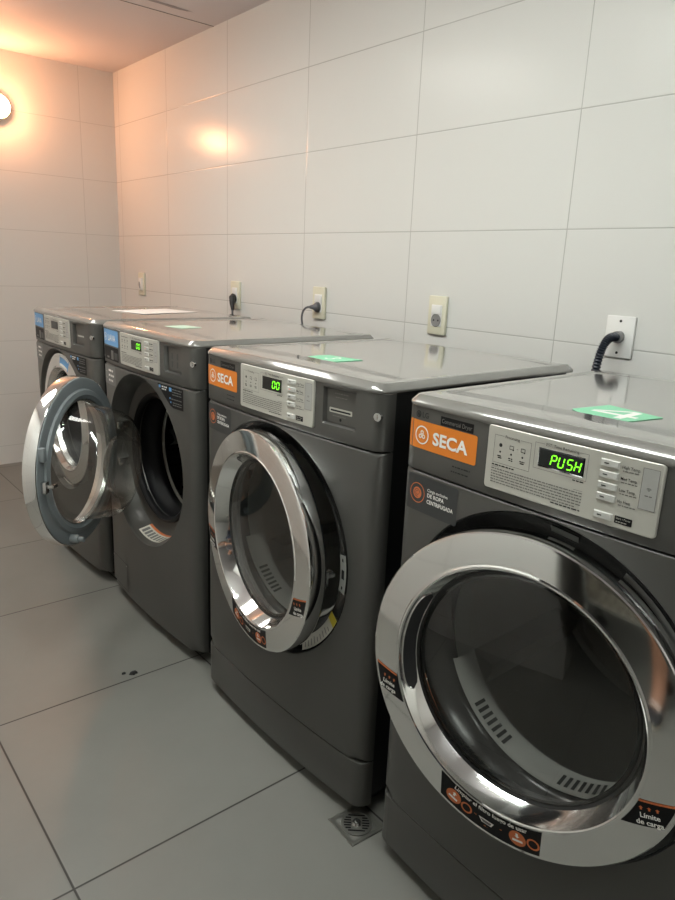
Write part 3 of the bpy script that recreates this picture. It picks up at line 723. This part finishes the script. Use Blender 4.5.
def washer(i, label, disp, ang, kind):
    root = common(i, 'washing_machine', label, 'washing machine', 'commercial washers')
    band('control_housing', .8525, .9665, BODY, root, rec=(.4925, .5865, .8830, .9600, .011))
    holed_panel('front_panel', .040, .8495, BODY, root)
    recess(root, DISHM, DEEP)
    coin_slot(root, kind)
    control_panel(root, disp, True)
    s = Art([BLUE]); s.rect(.008, .166, .9130, .9645, BLUE, 0, .003, 10); icon(s, .042, .9390, .0130, WINK); s.text('LAVA', .068, .9285, .0285, WINK, 2, .016, width=.074)
    s.build('blue_sticker', onfront, root, label='light blue sticker reading LAVA')
    k = Art([STBLACK]); k.rect(.012, .164, .8640, .9080, STBLACK, 0, .002, 10); k.rect(.020, .075, .8700, .8760, MGREY, 1); k.rect(.095, .118, .8680, .8980, MGREY, 1); k.rect(.126, .158, .8700, .8930, DGREY, 1)
    k.build('instruction_label', onfront, root, label='glossy black label')
    g = Art([MGREY]); g.rect(.020, .128, .7800, .8440, MGREY, 0, .003, 8); g.ring(.040, .8110, .0125, .0012, SILVER, 1)
    for q, w in enumerate((.045, .052, .048)): g.text(('ROPA', 'LAVA', 'ROPA')[q], .060, .8260 - q * .0165, .0120, WINK, 2, .03, width=w) if False else g.greek(.060, .060 + w, .8245 - q * .0165, .0068, WINK, 1, q)
    g.build('grey_sticker', onfront, root, label='grey sticker with white lettering')
    b = Art([STBLACK]); pts = [(.452, .8450), (.596, .8440), (.597, .7830), (.530, .7850)]
    n = 8; vs = []
    for q in range(n + 1):
        t = q / n; u = .452 + (.596 - .452) * t; lowz = .8430 - (.8430 - .7835) * min(1, max(0, (u - .452) / .080)) ** .9; vs += [(u, lowz), (u, .8445)]
    b.p.append((vs, [(2 * q, 2 * q + 2, 2 * q + 3, 2 * q + 1) for q in range(n)], 0, 0))
    b.rect(.460, .472, .8330, .8410, BLUE, 1); b.greek(.478, .508, .8360, .0040, WINK, 1, 1); b.greek(.478, .508, .8290, .0040, WINK, 1, 2)
    b.rect(.520, .534, .8300, .8410, BLUE, 1); 
    for q in range(3): b.greek(.538, .588, .8360 - q * .0075, .0030, MGREY, 1, 5 + q)
    b.rect(.522, .528, .8080, .8125, BLUE, 1); b.greek(.532, .590, .8080, .0030, MGREY, 1, 9); b.rect(.526, .532, .7970, .8015, BLUE, 1)
    for q in range(2): b.greek(.540, .588, .7980 - q * .0065, .0028, MGREY, 1, 12 + q)
    b.build('dosage_label', onfront, root, label='black label with blue and white print')
    # drain pump hatch
    h = Art([BODY]); h.rect(.022, .170, .055, .158, BODY, 0, .004, 8); h.frame(.022, .170, .055, .158, .0016, INK, 1); h.disc(.030, .1490, .0030, SILVER, 2, 10); h.disc(.163, .1500, .0024, SILVER, 2, 10)
    h.build('drain_hatch', onfront, root, off=.0012)
    # gasket and drum
    g = MB(); g.lathe([(.214, .058), (.212, .050), (.203, .046), (.196, .052), (.194, .064), (.203, .075), (.206, .090), (.200, .110), (.190, .122), (.186, .135), (.188, .146), (.198, .155)], HC, HZ, 96, flip=True)
    g.build('gasket', RUBBER, root, smooth=50)
    r = MB(); r.lathe([(.200, .154), (.194, .156), (.193, .163), (.199, .167)], HC, HZ, 96, flip=True); r.build('drum_lip', SILVER, root, smooth=60)
    dr = MB(); dr.lathe([(.198, .166), (.236, .176), (.240, .19), (.240, .46), (.230, .47), (.001, .475)], HC, HZ, 96, flip=True); dr.build('drum', DRUMP, root, smooth=40)
    for k3 in range(3):
        a = radians(60 + 120 * k3); m = MB(); c, s_ = cos(a), sin(a); P = []
        for x in (.20, .45): P.append([(HC + r_ * c - t * s_, x, HZ + r_ * s_ + t * c) for r_, t in ((.239, -.03), (.205, -.012), (.195, 0), (.205, .012), (.239, .03))])
        m.rings(P, False); m.build('drum_vane', DRUMD, root)
    wl = Art([WARN]); wl.rect(-105, -70, .10, .95, WARN, 0, 0, 14); wl.rect(-105, -70, .80, .95, ORANGE2, 1, 0, 14)
    for q in range(7): wl.rect(-103 + q * 4.6, -100 + q * 4.6, .2, .7, MGREY, 1)
    wl.build('warning_label', lambda a, t, off: ondish(DEEP, a, t, off), root, off=.0008, label='off-white warning label with orange band')
    lp = Art([MGREY]); lp.rect(-7, 7, .2, .75, MGREY, 0, 0, 4); lp.rect(-2, 2, .35, .6, STBLACK, 1); lp.build('latch_plate', lambda a, t, off: ondish(DEEP, a, t, off), root, off=.003)
    for dz in (-.065, .065): hp = MB(); hp.box(HC - .262, HC - .235, .012, .052, HZ + dz - .014, HZ + dz + .014, .003); hp.build('hinge', CHROMES, root)
    d, cx = door(root, 'L', ang, 'washer', (.034, 0, .016) if ang > 10 else (0, .030, 0))
    if ang < 10:
        def ex(art):
            art.rect(-.0, .05, .225, .240, WINK, 1)
        art = Art([BLUE]); n = 10; vs = []
        for q in range(n + 1):
            a = radians(92 - 24 * q / n); vs += [(.2115 * cos(a), .2115 * sin(a)), (.2525 * cos(a), .2525 * sin(a))]
        art.p.append((vs, [(2 * q, 2 * q + 1, 2 * q + 3, 2 * q + 2) for q in range(n)], 0, 0))
        for r0, r1 in ((.2125, .222), (.2455, .2518)):
            vs = []
            for q in range(n + 1):
                a = radians(91 - 22 * q / n); vs += [(r0 * cos(a), r0 * sin(a)), (r1 * cos(a), r1 * sin(a))]
            art.p.append((vs, [(2 * q, 2 * q + 1, 2 * q + 3, 2 * q + 2) for q in range(n)], art.ix(WINK), 1))
        art.build('door_sticker', lambda X, Z, off: (cx + X, ringface(X, Z, off), HZ + Z), d, off=.0006, label='blue and white sticker on the door ring')
    return root

washer(1, 'dark grey front-loading washer with its door shut, standing next to the end wall', None, 0.5, 'card')
washer(2, 'dark grey front-loading washer with its round glass door swung wide open', '00', 46, 'slots')
D3 = dryer(3, 'dark grey dryer with door ajar, between the washer with open door and the drain', 'L', '00', 7)
D4 = dryer(4, 'dark grey dryer with PUSH lit in green on its display, closest to the viewer', 'R', 'PUSH', 8)

# ------------------------------------------------------------------ things lying on the lids
def lidlocal(i, u, x, z=None):
    px, py, a = MACH[i]; a = -pi / 2 + a
    return Vector((px + u * cos(a) - x * sin(a), py + u * sin(a) + x * cos(a), lidz(u) if z is None else z))
def card(name, i, u, x, w, h, rot, m, art=None, label=None, cat=None, group=None, pts=None):
    px, py, a = MACH[i]; p = lidlocal(i, u, x)
    P = pts or [(-w / 2, -h / 2), (w / 2, -h / 2), (w / 2, h / 2), (-w / 2, h / 2)]
    mb = MB(); mb.rings([[(q[0], q[1], z) for q in P] for z in (0.0003, .0011)], True, cap0=True, cap1=True)
    mats = [m]; kk = 0
    if art:
        for vs, fs, mi, l in art.p:
            if art.mats[mi] not in mats: mats.append(art.mats[mi])
            mb.add([(q[0], q[1], .0013 + .0002 * kk) for q in vs], fs, mats.index(art.mats[mi])); kk += 1
    o = mb.build(name, mats, None, smooth=0, loc=p, rot=(0, 0, -pi / 2 + a + rot)); tag(o, label, cat, group); return o
a4 = Art([WINK]); a4.poly([(.012, -.036), (.025, -.036), (.025, .036), (.012, .036)], WINK); a4.poly([(-.036, -.016), (.038, -.016), (.038, -.003), (-.036, -.003)], WINK); a4.poly([(-.036, -.003), (-.021, -.003), (.022, .036), (.010, .036)], WINK)
card('number_card', 4, .312, .147, .11, .09, 0, GREEN, a4, 'mint green card with a white 4 lying on the lid of the closest dryer', 'card', 'green number cards',
     [(-.060, -.030), (-.030, -.054), (.004, -.066), (.036, -.066), (.057, .036), (-.044, .060)])
a3 = Art([WINK]); a3.ring(0, .010, .012, .005, WINK, 1, 14, radians(-80), radians(160)); a3.ring(0, -.010, .012, .005, WINK, 1, 14, radians(-160), radians(80))
card('number_card', 3, .340, .140, .10, .08, 0, GREEN, a3, 'mint green card lying on the lid of the ajar dryer', 'card', 'green number cards',
     [(-.048, -.040), (.047, -.041), (.052, .046), (-.050, .030), (-.056, .0)])
card('number_card', 2, .294, .150, .09, .08, .2, PALEGREEN, None, 'pale green card on the lid of the washer with the open door', 'card', 'green number cards')
card('paper_sheet', 1, .352, .375, .20, .280, 0.25, PAPER, None, 'white sheet of paper on the lid of the washer by the end wall', 'paper')

# ------------------------------------------------------------------ wall outlets
def bez(p, n=24):
    p = [Vector(q) for q in p]; out = []
    for i in range(n + 1):
        t = i / n; out.append((1 - t) ** 3 * p[0] + 3 * (1 - t) ** 2 * t * p[1] + 3 * (1 - t) * t * t * p[2] + t ** 3 * p[3])
    return out
def outlet(y, z, kind, label, w=.078, h=.126):
    root = empty('wall_outlet', (XW, y, z)); tag(root, label, 'outlet', 'wall outlets')
    if kind == 'conduit':
        m = MB().box(-.008, .0, -w / 2, w / 2, -h / 2, h / 2, .003); m.build('cover_plate', WHITEPL, root)
        for dz in (-.041, .041):
            q = MB(); q.cyl((-.0086, 0, dz), (-.0070, 0, dz), .0035); q.build('screw_hole', INK, root)
        MB().tube([(-.006, 0, 0), (-.022, 0, 0)], [.0165, .0150], 24).build('conduit_gland', SOCK, root)
        path = bez([(-.020, .000, 0), (-.060, .003, .006), (-.072, .010, -.02), (-.068, .018, -.085)], 80) + [Vector((-.068, .018, -.085 - .003 * k)) for k in range(1, 60)]
        MB().tube(path, [.0104 + .0016 * sin(i * pi / 2 + .4) for i in range(len(path))], 14).build('corrugated_conduit', CONDUIT, root)['label'] = 'blue-black corrugated conduit'
        return root
    m = MB(); m.box(-.012, 0, -w / 2, w / 2, -h / 2, h / 2, .004)
    m.build('cover_plate', CREAM, root)
    box('module_frame', WHITEPL, -.0135, -.010, -.023, .023, -.036, .034, .001, root)
    if kind == 'switch':
        box('rocker_switch', WHITEPL, -.018, -.012, -.021, .021, -.034, .034, .002, root)
        q = MB(); q.tube([(-.0185, .010, .012), (-.019, .004, -.006), (-.0195, -.001, -.024)], [.003, .0055, .004], 8); q.build('rocker_mark', SOCK, root)
        return root
    box('rocker_switch', WHITEPL, -.0165, -.012, -.021, .021, .004, .032, .0015, root)
    s = MB()
    pr = [(.0215, -.0142), (.0205, -.0150), (.0185, -.0150), (.0178, -.0140), (.0170, -.0138), (.0005, -.0138)]
    R = [[(y_, r * cos(2 * pi * i / 32), -.016 + r * sin(2 * pi * i / 32)) for i in range(32)] for r, y_ in pr]
    s.rings(R, True, cap1=True); s.build('socket', SOCK, root)
    hh = MB()
    for dy in (-.0095, .0095): hh.cyl((-.0143, dy, -.016), (-.0136, dy, -.016), .0030)
    hh.build('pin_holes', INK, root)
    return root
outlet(2.745, 1.052, 'switch', 'cream outlet plate closest to the end wall, without any plug')
outlet(1.714, 1.047, 'socket', 'cream outlet plate holding a black plug whose cord hangs straight down')
outlet(1.080, 1.051, 'socket', 'cream outlet plate holding a grey plug with a cord curving sideways')
outlet(0.444, 1.052, 'socket', 'cream outlet plate with an empty round socket')
outlet(-.197, 1.046, 'conduit', 'white blank cover plate with a corrugated conduit coming out', .080, .108)

# cord of the open-door washer: right-angle plug, cord straight down
r = empty('power_cord', (XW, 1.714, 1.031)); tag(r, 'black plug with a cord dropping straight down behind the open-door washer', 'power cord', 'power cords')
m = MB(); m.tube([(-.012, 0, 0), (-.030, 0, .0)], [.019, .018], 18); m.tube([(-.022, 0, .017), (-.032, -.010, .006), (-.040, -.024, -.022), (-.044, -.034, -.052)], [.008, .015, .012, .006], 14); m.build('plug', BLACK, r)
MB().tube([(-.044, -.033, -.048), (-.046, -.037, -.085), (-.047, -.038, -.16), (-.05, -.035, -.30), (-.09, -.03, -.46)], .0045, 10).build('cord', CORD, r)
# grey cord
r = empty('power_cord', (XW, 1.080, 1.035)); tag(r, 'grey plug with a cord arching down over the back of the open-door washer', 'power cord', 'power cords')
m = MB(); m.tube([(-.012, 0, 0), (-.024, 0, 0), (-.032, .007, 0), (-.040, .018, -.001)], [.0195, .0185, .010, .006], 18); m.build('plug', CORD, r)
MB().tube(bez([(-.037, .015, -.001), (-.058, .048, .004), (-.064, .060, -.05), (-.060, .010, -.115)], 20) + [Vector((-.060, -.01, -.17)), Vector((-.07, -.02, -.30))], .0042, 10).build('cord', CORD, r)
# ------------------------------------------------------------------ floor drain and grit
DR = (-.0015, -.2105)
r = empty('floor_drain', (DR[0], DR[1], 0), radians(-4)); tag(r, 'square steel floor drain with round slotted grate between the two dryers', 'drain')
m = MB(); S = .046
m.rings([[(sx * k, sy * k, z) for sx, sy in ((-1, -1), (1, -1), (1, 1), (-1, 1))] for k, z in ((S, .0003), (S - .001, .0022), (S - .004, .0022), (S - .006, .0012), (.034, .0010))], True)
m.build('drain_frame', STEEL, r, smooth=0)
g = MB(); n = 48
g.rings([[(rr * cos(2 * pi * i / n), rr * sin(2 * pi * i / n), z) for i in range(n)] for rr, z in ((.0355, .0008), (.035, .0030), (.031, .0034), (.0305, .0026), (.0, .0026))], True)
grate = g.build('grate', STEEL, r)
sl = Art([STBLACK])
for k in range(-3, 4):
    y = k * .0072; half = sqrt(max(.0285 ** 2 - y * y, 0))
    if abs(k) < 3:
        for sx in (-1, 1): sl.rect(min(sx * .0125, sx * half), max(sx * .0125, sx * half), y - .0019, y + .0019, STBLACK, 0)
    else: sl.rect(-half, half, y - .0019, y + .0019, STBLACK, 0)
sl.build('grate_slots', lambda x, y, off: (x * cos(.65) + y * sin(.65), -x * sin(.65) + y * cos(.65), .0028 + off), r, off=.0003)
k = MB(); k.cyl((0, 0, .0026), (0, 0, .0075), .0115, .0085, 20); k.cyl((0, 0, .0075), (0, 0, .0095), .0045); k.build('knob', CHROMES, r)
o = blob('black_grit', DEBRIS, -.158, .622, .011, .008, .0003, .007, 11); tag(o, 'larger black crumb lying by the floor tile joint', 'crumb')
o = blob('black_grit', DEBRIS, -.181, .637, .0055, .0045, .0003, .005, 12); tag(o, 'small round black crumb beside the larger one on the floor', 'crumb')

# ------------------------------------------------------------------ lamps
r = empty('wall_lamp', (.224, YF, 1.9265)); tag(r, 'glowing round warm lamp on the end wall', 'lamp')
m = MB(); m.lathe([(.050, 0), (.050, -.030), (.060, -.038), (.060, -.050), (.052, -.052)], 0, 0, 48); m.build('lamp_base', CREAM, r)
m = MB(); m.lathe([(.0560, -.050)] + [(.0560 * cos(pi / 2 * k / 10), -.050 - .050 * sin(pi / 2 * k / 10)) for k in range(1, 11)], 0, 0, 48); m.build('lamp_globe', WARMGLOW, r, smooth=80)
def batten(x, y, lx, ly, label, glow):
    r = empty('ceiling_light', (x, y, ZC)); tag(r, label, 'light', 'ceiling lights')
    box('housing', WHITEPL, -lx / 2, lx / 2, -ly / 2, ly / 2, -.045, 0, .004, r); box('diffuser', glow, -lx / 2 + .01, lx / 2 - .01, -ly / 2 + .008, ly / 2 - .008, -.070, -.043, .006, r)
batten(-.42, 1.42, .62, .62, 'square white ceiling panel light above the aisle, level with the open washer', COOLGLOW)
batten(-.42, -.10, .14, 1.3, 'white ceiling tube light along the aisle, level with the closest dryer', COOLGLOW2)
batten(-.5, -1.9, .12, 1.0, 'white ceiling tube fill light added out of view behind the photographer', COOLGLOW2)  # unseen fill, added to brighten the near end of the room

# ------------------------------------------------------------------ the person taking the picture (seen in the chrome) and what stands in the alcove
def grown(name, joints, bones, m, parent=None, sub=2):
    """one continuous surface grown around a skeleton: joints = {key: (x, y, z, radius)}"""
    keys = list(joints); me = bpy.data.meshes.new(name)
    me.from_pydata([joints[k][:3] for k in keys], [(keys.index(a), keys.index(b)) for a, b in bones], [])
    o = bpy.data.objects.new(name, me); C.objects.link(o)
    sk = o.modifiers.new('skin', 'SKIN'); sk.use_smooth_shade = True
    d = me.skin_vertices[0].data
    for i, k in enumerate(keys):
        r = joints[k][3]; d[i].radius = r if isinstance(r, tuple) else (r, r); d[i].use_root = i == 0
    o.modifiers.new('sub', 'SUBSURF').levels = sub; o.modifiers['sub'].render_levels = sub
    dg = bpy.context.evaluated_depsgraph_get(); new = bpy.data.meshes.new_from_object(o.evaluated_get(dg)); new.name = name
    o.modifiers.clear(); o.data = new; new.materials.clear(); new.materials.append(m)
    new.polygons.foreach_set('use_smooth', [True] * len(new.polygons))
    if parent: o.parent = parent
    return o
J = {'pelvis': (0, 0, .94, (.15, .11)), 'waist': (0, .005, 1.08, (.13, .095)), 'chest': (0, .01, 1.27, (.155, .105)), 'collar': (0, .0, 1.40, (.10, .075)), 'neck': (0, .012, 1.47, .052),
     'jaw': (0, .040, 1.535, (.058, .062)), 'face': (0, .040, 1.60, (.072, .088)), 'crown': (0, .025, 1.675, (.062, .075)), 'nose': (0, .135, 1.585, .013)}
B = [('pelvis', 'waist'), ('waist', 'chest'), ('chest', 'collar'), ('collar', 'neck'), ('neck', 'jaw'), ('jaw', 'face'), ('face', 'crown'), ('face', 'nose')]
HX, HY, HZP = .176, -.055, -.06
for sd, t in ((-1, 'l'), (1, 'r')):
    J.update({'hip' + t: (sd * .095, 0, .87, .088), 'thigh' + t: (sd * .105, .015, .70, .076), 'knee' + t: (sd * .112, .02, .50, .056), 'calf' + t: (sd * .115, -.012, .36, .056), 'ankle' + t: (sd * .118, -.02, .10, .036),
              'heel' + t: (sd * .118, -.04, .045, .034), 'ball' + t: (sd * .128, .10, .035, (.040, .026)), 'toe' + t: (sd * .13, .165, .028, (.032, .018)),
              'shoulder' + t: (sd * .175, 0, 1.375, .062), 'uparm' + t: (sd * .205, .015, 1.25, .048), 'elbow' + t: (sd * .215, .07, 1.10, .038), 'forearm' + t: (sd * .16 + .04, .18, 1.085, .036),
              'wrist' + t: (HX + sd * .078, .315 + HY, 1.135 + HZP, .025), 'palm' + t: (HX + sd * .066, .375 + HY, 1.160 + HZP, (.034, .016)), 'knuck' + t: (HX + sd * .056, .410 + HY, 1.180 + HZP, (.030, .013))})
    st = .05 if sd < 0 else -.05      # mid-step: the left foot is ahead
    for k_, f_ in (('thigh', .30), ('knee', .62), ('calf', .78), ('ankle', 1), ('heel', 1), ('ball', 1), ('toe', 1)):
        q = J[k_ + t]; J[k_ + t] = (q[0], q[1] + st * f_, q[2] - (.012 * f_ if k_ in ('thigh', 'knee') else 0), q[3])
    B += [('pelvis', 'hip' + t), ('hip' + t, 'thigh' + t), ('thigh' + t, 'knee' + t), ('knee' + t, 'calf' + t), ('calf' + t, 'ankle' + t), ('ankle' + t, 'heel' + t), ('ankle' + t, 'ball' + t), ('ball' + t, 'toe' + t),
          ('collar', 'shoulder' + t), ('shoulder' + t, 'uparm' + t), ('uparm' + t, 'elbow' + t), ('elbow' + t, 'forearm' + t), ('forearm' + t, 'wrist' + t), ('wrist' + t, 'palm' + t), ('palm' + t, 'knuck' + t)]
    for q, ln in enumerate((.9, 1.0, .95, .75)):
        z0 = 1.215 + HZP - q * .021; k = t + str(q)
        J['fa' + k] = (HX + sd * .058, .420 + HY, z0, .0085); J['fb' + k] = (HX + sd * (.058 - .012 * ln), .432 + HY + .010 * ln, z0 + .008, .0078); J['fc' + k] = (HX + sd * (.044 - .022 * ln), .434 + HY, z0 + .010, .0068)
        B += [('knuck' + t, 'fa' + k), ('fa' + k, 'fb' + k), ('fb' + k, 'fc' + k)]
    J['ta' + t] = (HX + sd * .046, .385 + HY, 1.195 + HZP, .011); J['tb' + t] = (HX + sd * .030, .405 + HY, 1.222 + HZP, .009); B += [('palm' + t, 'ta' + t), ('ta' + t, 'tb' + t)]
person = grown('person', J, B, SKIN)
person.location = (-1.30, -1.10, 0); person.rotation_euler = (0, 0, -1.265)
tag(person, 'person in dark shorts and black sneakers, mirrored in the chrome door ring', 'person')
def inflate(keys, bones, g, name, m, extra=None):
    jj = {}
    for k in keys:
        x, y, z, r = J[k]; jj[k] = (x, y, z, tuple(q + g for q in r) if isinstance(r, tuple) else r + g)
    if extra: jj.update(extra)
    return grown(name, jj, [b for b in B if b[0] in jj and b[1] in jj] + bones, m, person)
inflate(['chest', 'waist', 'collar', 'shoulderl', 'shoulderr', 'uparml', 'uparmr'], [('waist', 'hem')], .012, 'shirt', CLOTH_D, {'hem': (0, 0, .93, (.168, .128))})
inflate(['pelvis', 'hipl', 'hipr', 'thighl', 'thighr'], [('thighl', 'cuffl'), ('thighr', 'cuffr')], .014, 'shorts', CLOTH_B, {'cuffl': (-.11, .045, .56, .092), 'cuffr': (.11, -.01, .56, .092)})
hr = MB(); R = []
for k in range(7):
    a = pi / 2 * k / 6; R.append([((.080 * cos(a) + .002) * cos(2 * pi * i / 24), .018 + (.097 * cos(a) + .002) * sin(2 * pi * i / 24) , 1.615 + .112 * sin(a) + (.035 * (sin(2 * pi * i / 24) > .3) - .03) * cos(a)) for i in range(24)])
hr.rings(R, True, cap1=True).build('hair', HAIR, person, smooth=80)
for sd in (-1, 1):
    e = MB(); e.lathe([(.011 * cos(pi * k / 8 - pi / 2) + .0001, .011 * sin(pi * k / 8 - pi / 2)) for k in range(9)], 0, 0, 16); e.build('eye', WHITEPL, person, loc=(sd * .030, .108, 1.605), smooth=80)
    ea = MB(); ea.box(sd * .078 - .008, sd * .078 + .008, .010, .040, 1.565, 1.625, .007); ea.build('ear', SKIN, person, smooth=60)
MB().tube([(-.024, .108, 1.548), (0, .116, 1.546), (.024, .108, 1.548)], [.003, .006, .003], 8).build('mouth', mat('lip_skin', (.35, .13, .10), .5), person)
for sd in (-1, 1):
    x = sd * .125; P = []; dy = .05 if sd < 0 else -.05
    for y, wd, h0 in ((-.088, .022, .060), (-.078, .034, .085), (-.045, .040, .098), (0, .041, .095), (.045, .044, .080), (.10, .050, .062), (.155, .046, .050), (.190, .030, .040), (.202, .012, .028)):
        P.append([(x + wd * cos(2 * pi * i / 20), y, .022 + max(0, sin(2 * pi * i / 20)) ** .8 * (h0 - .022) if sin(2 * pi * i / 20) > 0 else .020) for i in range(20)])
    sh = MB().rings(P, True, cap0=True, cap1=True).build('shoe', CLOTH_D, person, smooth=70, loc=(0, dy, 0)); sh['label'] = 'black sneaker with white laces'
    n = 36; ring_ = []
    for k in range(n):
        a = 2 * pi * k / n; y = .056 + .150 * sin(a); wd = (.046 + .010 * sin(a)) ; ring_.append((x + wd * cos(a), y))
    MB().rings([[(px, py, z) for px, py in ring_] for z in (0.001, .026)], True, cap0=True, cap1=True).build('sole', SOLE, sh, smooth=40)
    for k in range(4):
        y = .030 + .022 * k; z = .094 - .0085 * k
        MB().tube([(x - .034, y - .006, z - .014), (x - .012, y, z + .002), (x + .012, y + .010, z - .001), (x + .034, y + .008, z - .016)], .0035, 6).build('lace', WINK, sh)
def laundry_cart(x, y, rz):
    r = empty('laundry_cart', (x, y, 0), rz); tag(r, 'wire laundry cart in the dark alcove, mirrored in the chrome door ring', 'cart')
    w2, d2 = .30, .24
    m = MB()
    for z in (.34, .78): m.tube([(-w2, -d2, z), (w2, -d2, z), (w2, d2, z), (-w2, d2, z)], .010, 8, closed=True)
    m.build('frame', CHROMES, r)
    for sx in (-1, 1):
        for sy in (-1, 1):
            MB().tube([(sx * w2, sy * d2, .10), (sx * w2, sy * d2, .80)], .011, 10).build('post', CHROMES, r)
            c = MB(); c.tube([(sx * w2 - .012, sy * d2, .045), (sx * w2 + .012, sy * d2, .045)], .045, 20); c.box(sx * w2 - .018, sx * w2 + .018, sy * d2 - .012, sy * d2 + .012, .05, .105, .003); c.build('caster', BLACK, r)
    b = MB()
    for k in range(1, 12):
        u = -w2 + 2 * w2 * k / 12
        b.tube([(u, -d2, .78), (u, -d2, .34), (u, d2, .34), (u, d2, .78)], .0035, 6)
    for k in range(1, 9):
        v = -d2 + 2 * d2 * k / 9
        b.tube([(-w2, v, .78), (-w2, v, .34), (w2, v, .34), (w2, v, .78)], .0035, 6)
    for z in (.45, .56, .67): b.tube([(-w2, -d2, z), (w2, -d2, z), (w2, d2, z), (-w2, d2, z)], .0035, 6, closed=True)
    b.build('wire_basket', mat('beige_wire', (.62, .56, .44), .4, .2), r)
    return r
laundry_cart(-1.86, -.86, .12)

# ------------------------------------------------------------------ camera and view
cd = bpy.data.cameras.new('camera'); cam = bpy.data.objects.new('camera', cd); C.objects.link(cam)
f = Vector((-sin(YAW) * cos(PITCH), cos(YAW) * cos(PITCH), -sin(PITCH))); rt = f.cross(Vector((0, 0, 1))).normalized(); up = rt.cross(f)
r2 = rt * cos(ROLL) + up * sin(ROLL); u2 = -rt * sin(ROLL) + up * cos(ROLL)
cam.matrix_world = Matrix(((r2.x, u2.x, -f.x, CAM.x), (r2.y, u2.y, -f.y, CAM.y), (r2.z, u2.z, -f.z, CAM.z), (0, 0, 0, 1)))
cd.sensor_fit = 'HORIZONTAL'; cd.sensor_width = 36; cd.lens = 36 * FPX / 675; cd.clip_start = 0.02
SC.camera = cam
w = bpy.data.worlds.new('world'); SC.world = w; w.use_nodes = True; w.node_tree.nodes['Background'].inputs[0].default_value = (0.5, 0.52, 0.5, 1); w.node_tree.nodes['Background'].inputs[1].default_value = 0.02
SC.view_settings.view_transform = 'Standard'; SC.view_settings.look = 'None'; SC.view_settings.exposure = 0.0; SC.view_settings.gamma = 1.0
SC.view_settings.use_curve_mapping = False
SC.cycles.max_bounces = 10; SC.cycles.transparent_max_bounces = 16; SC.cycles.glossy_bounces = 6; SC.cycles.use_denoising = True; SC.cycles.sample_clamp_indirect = 6
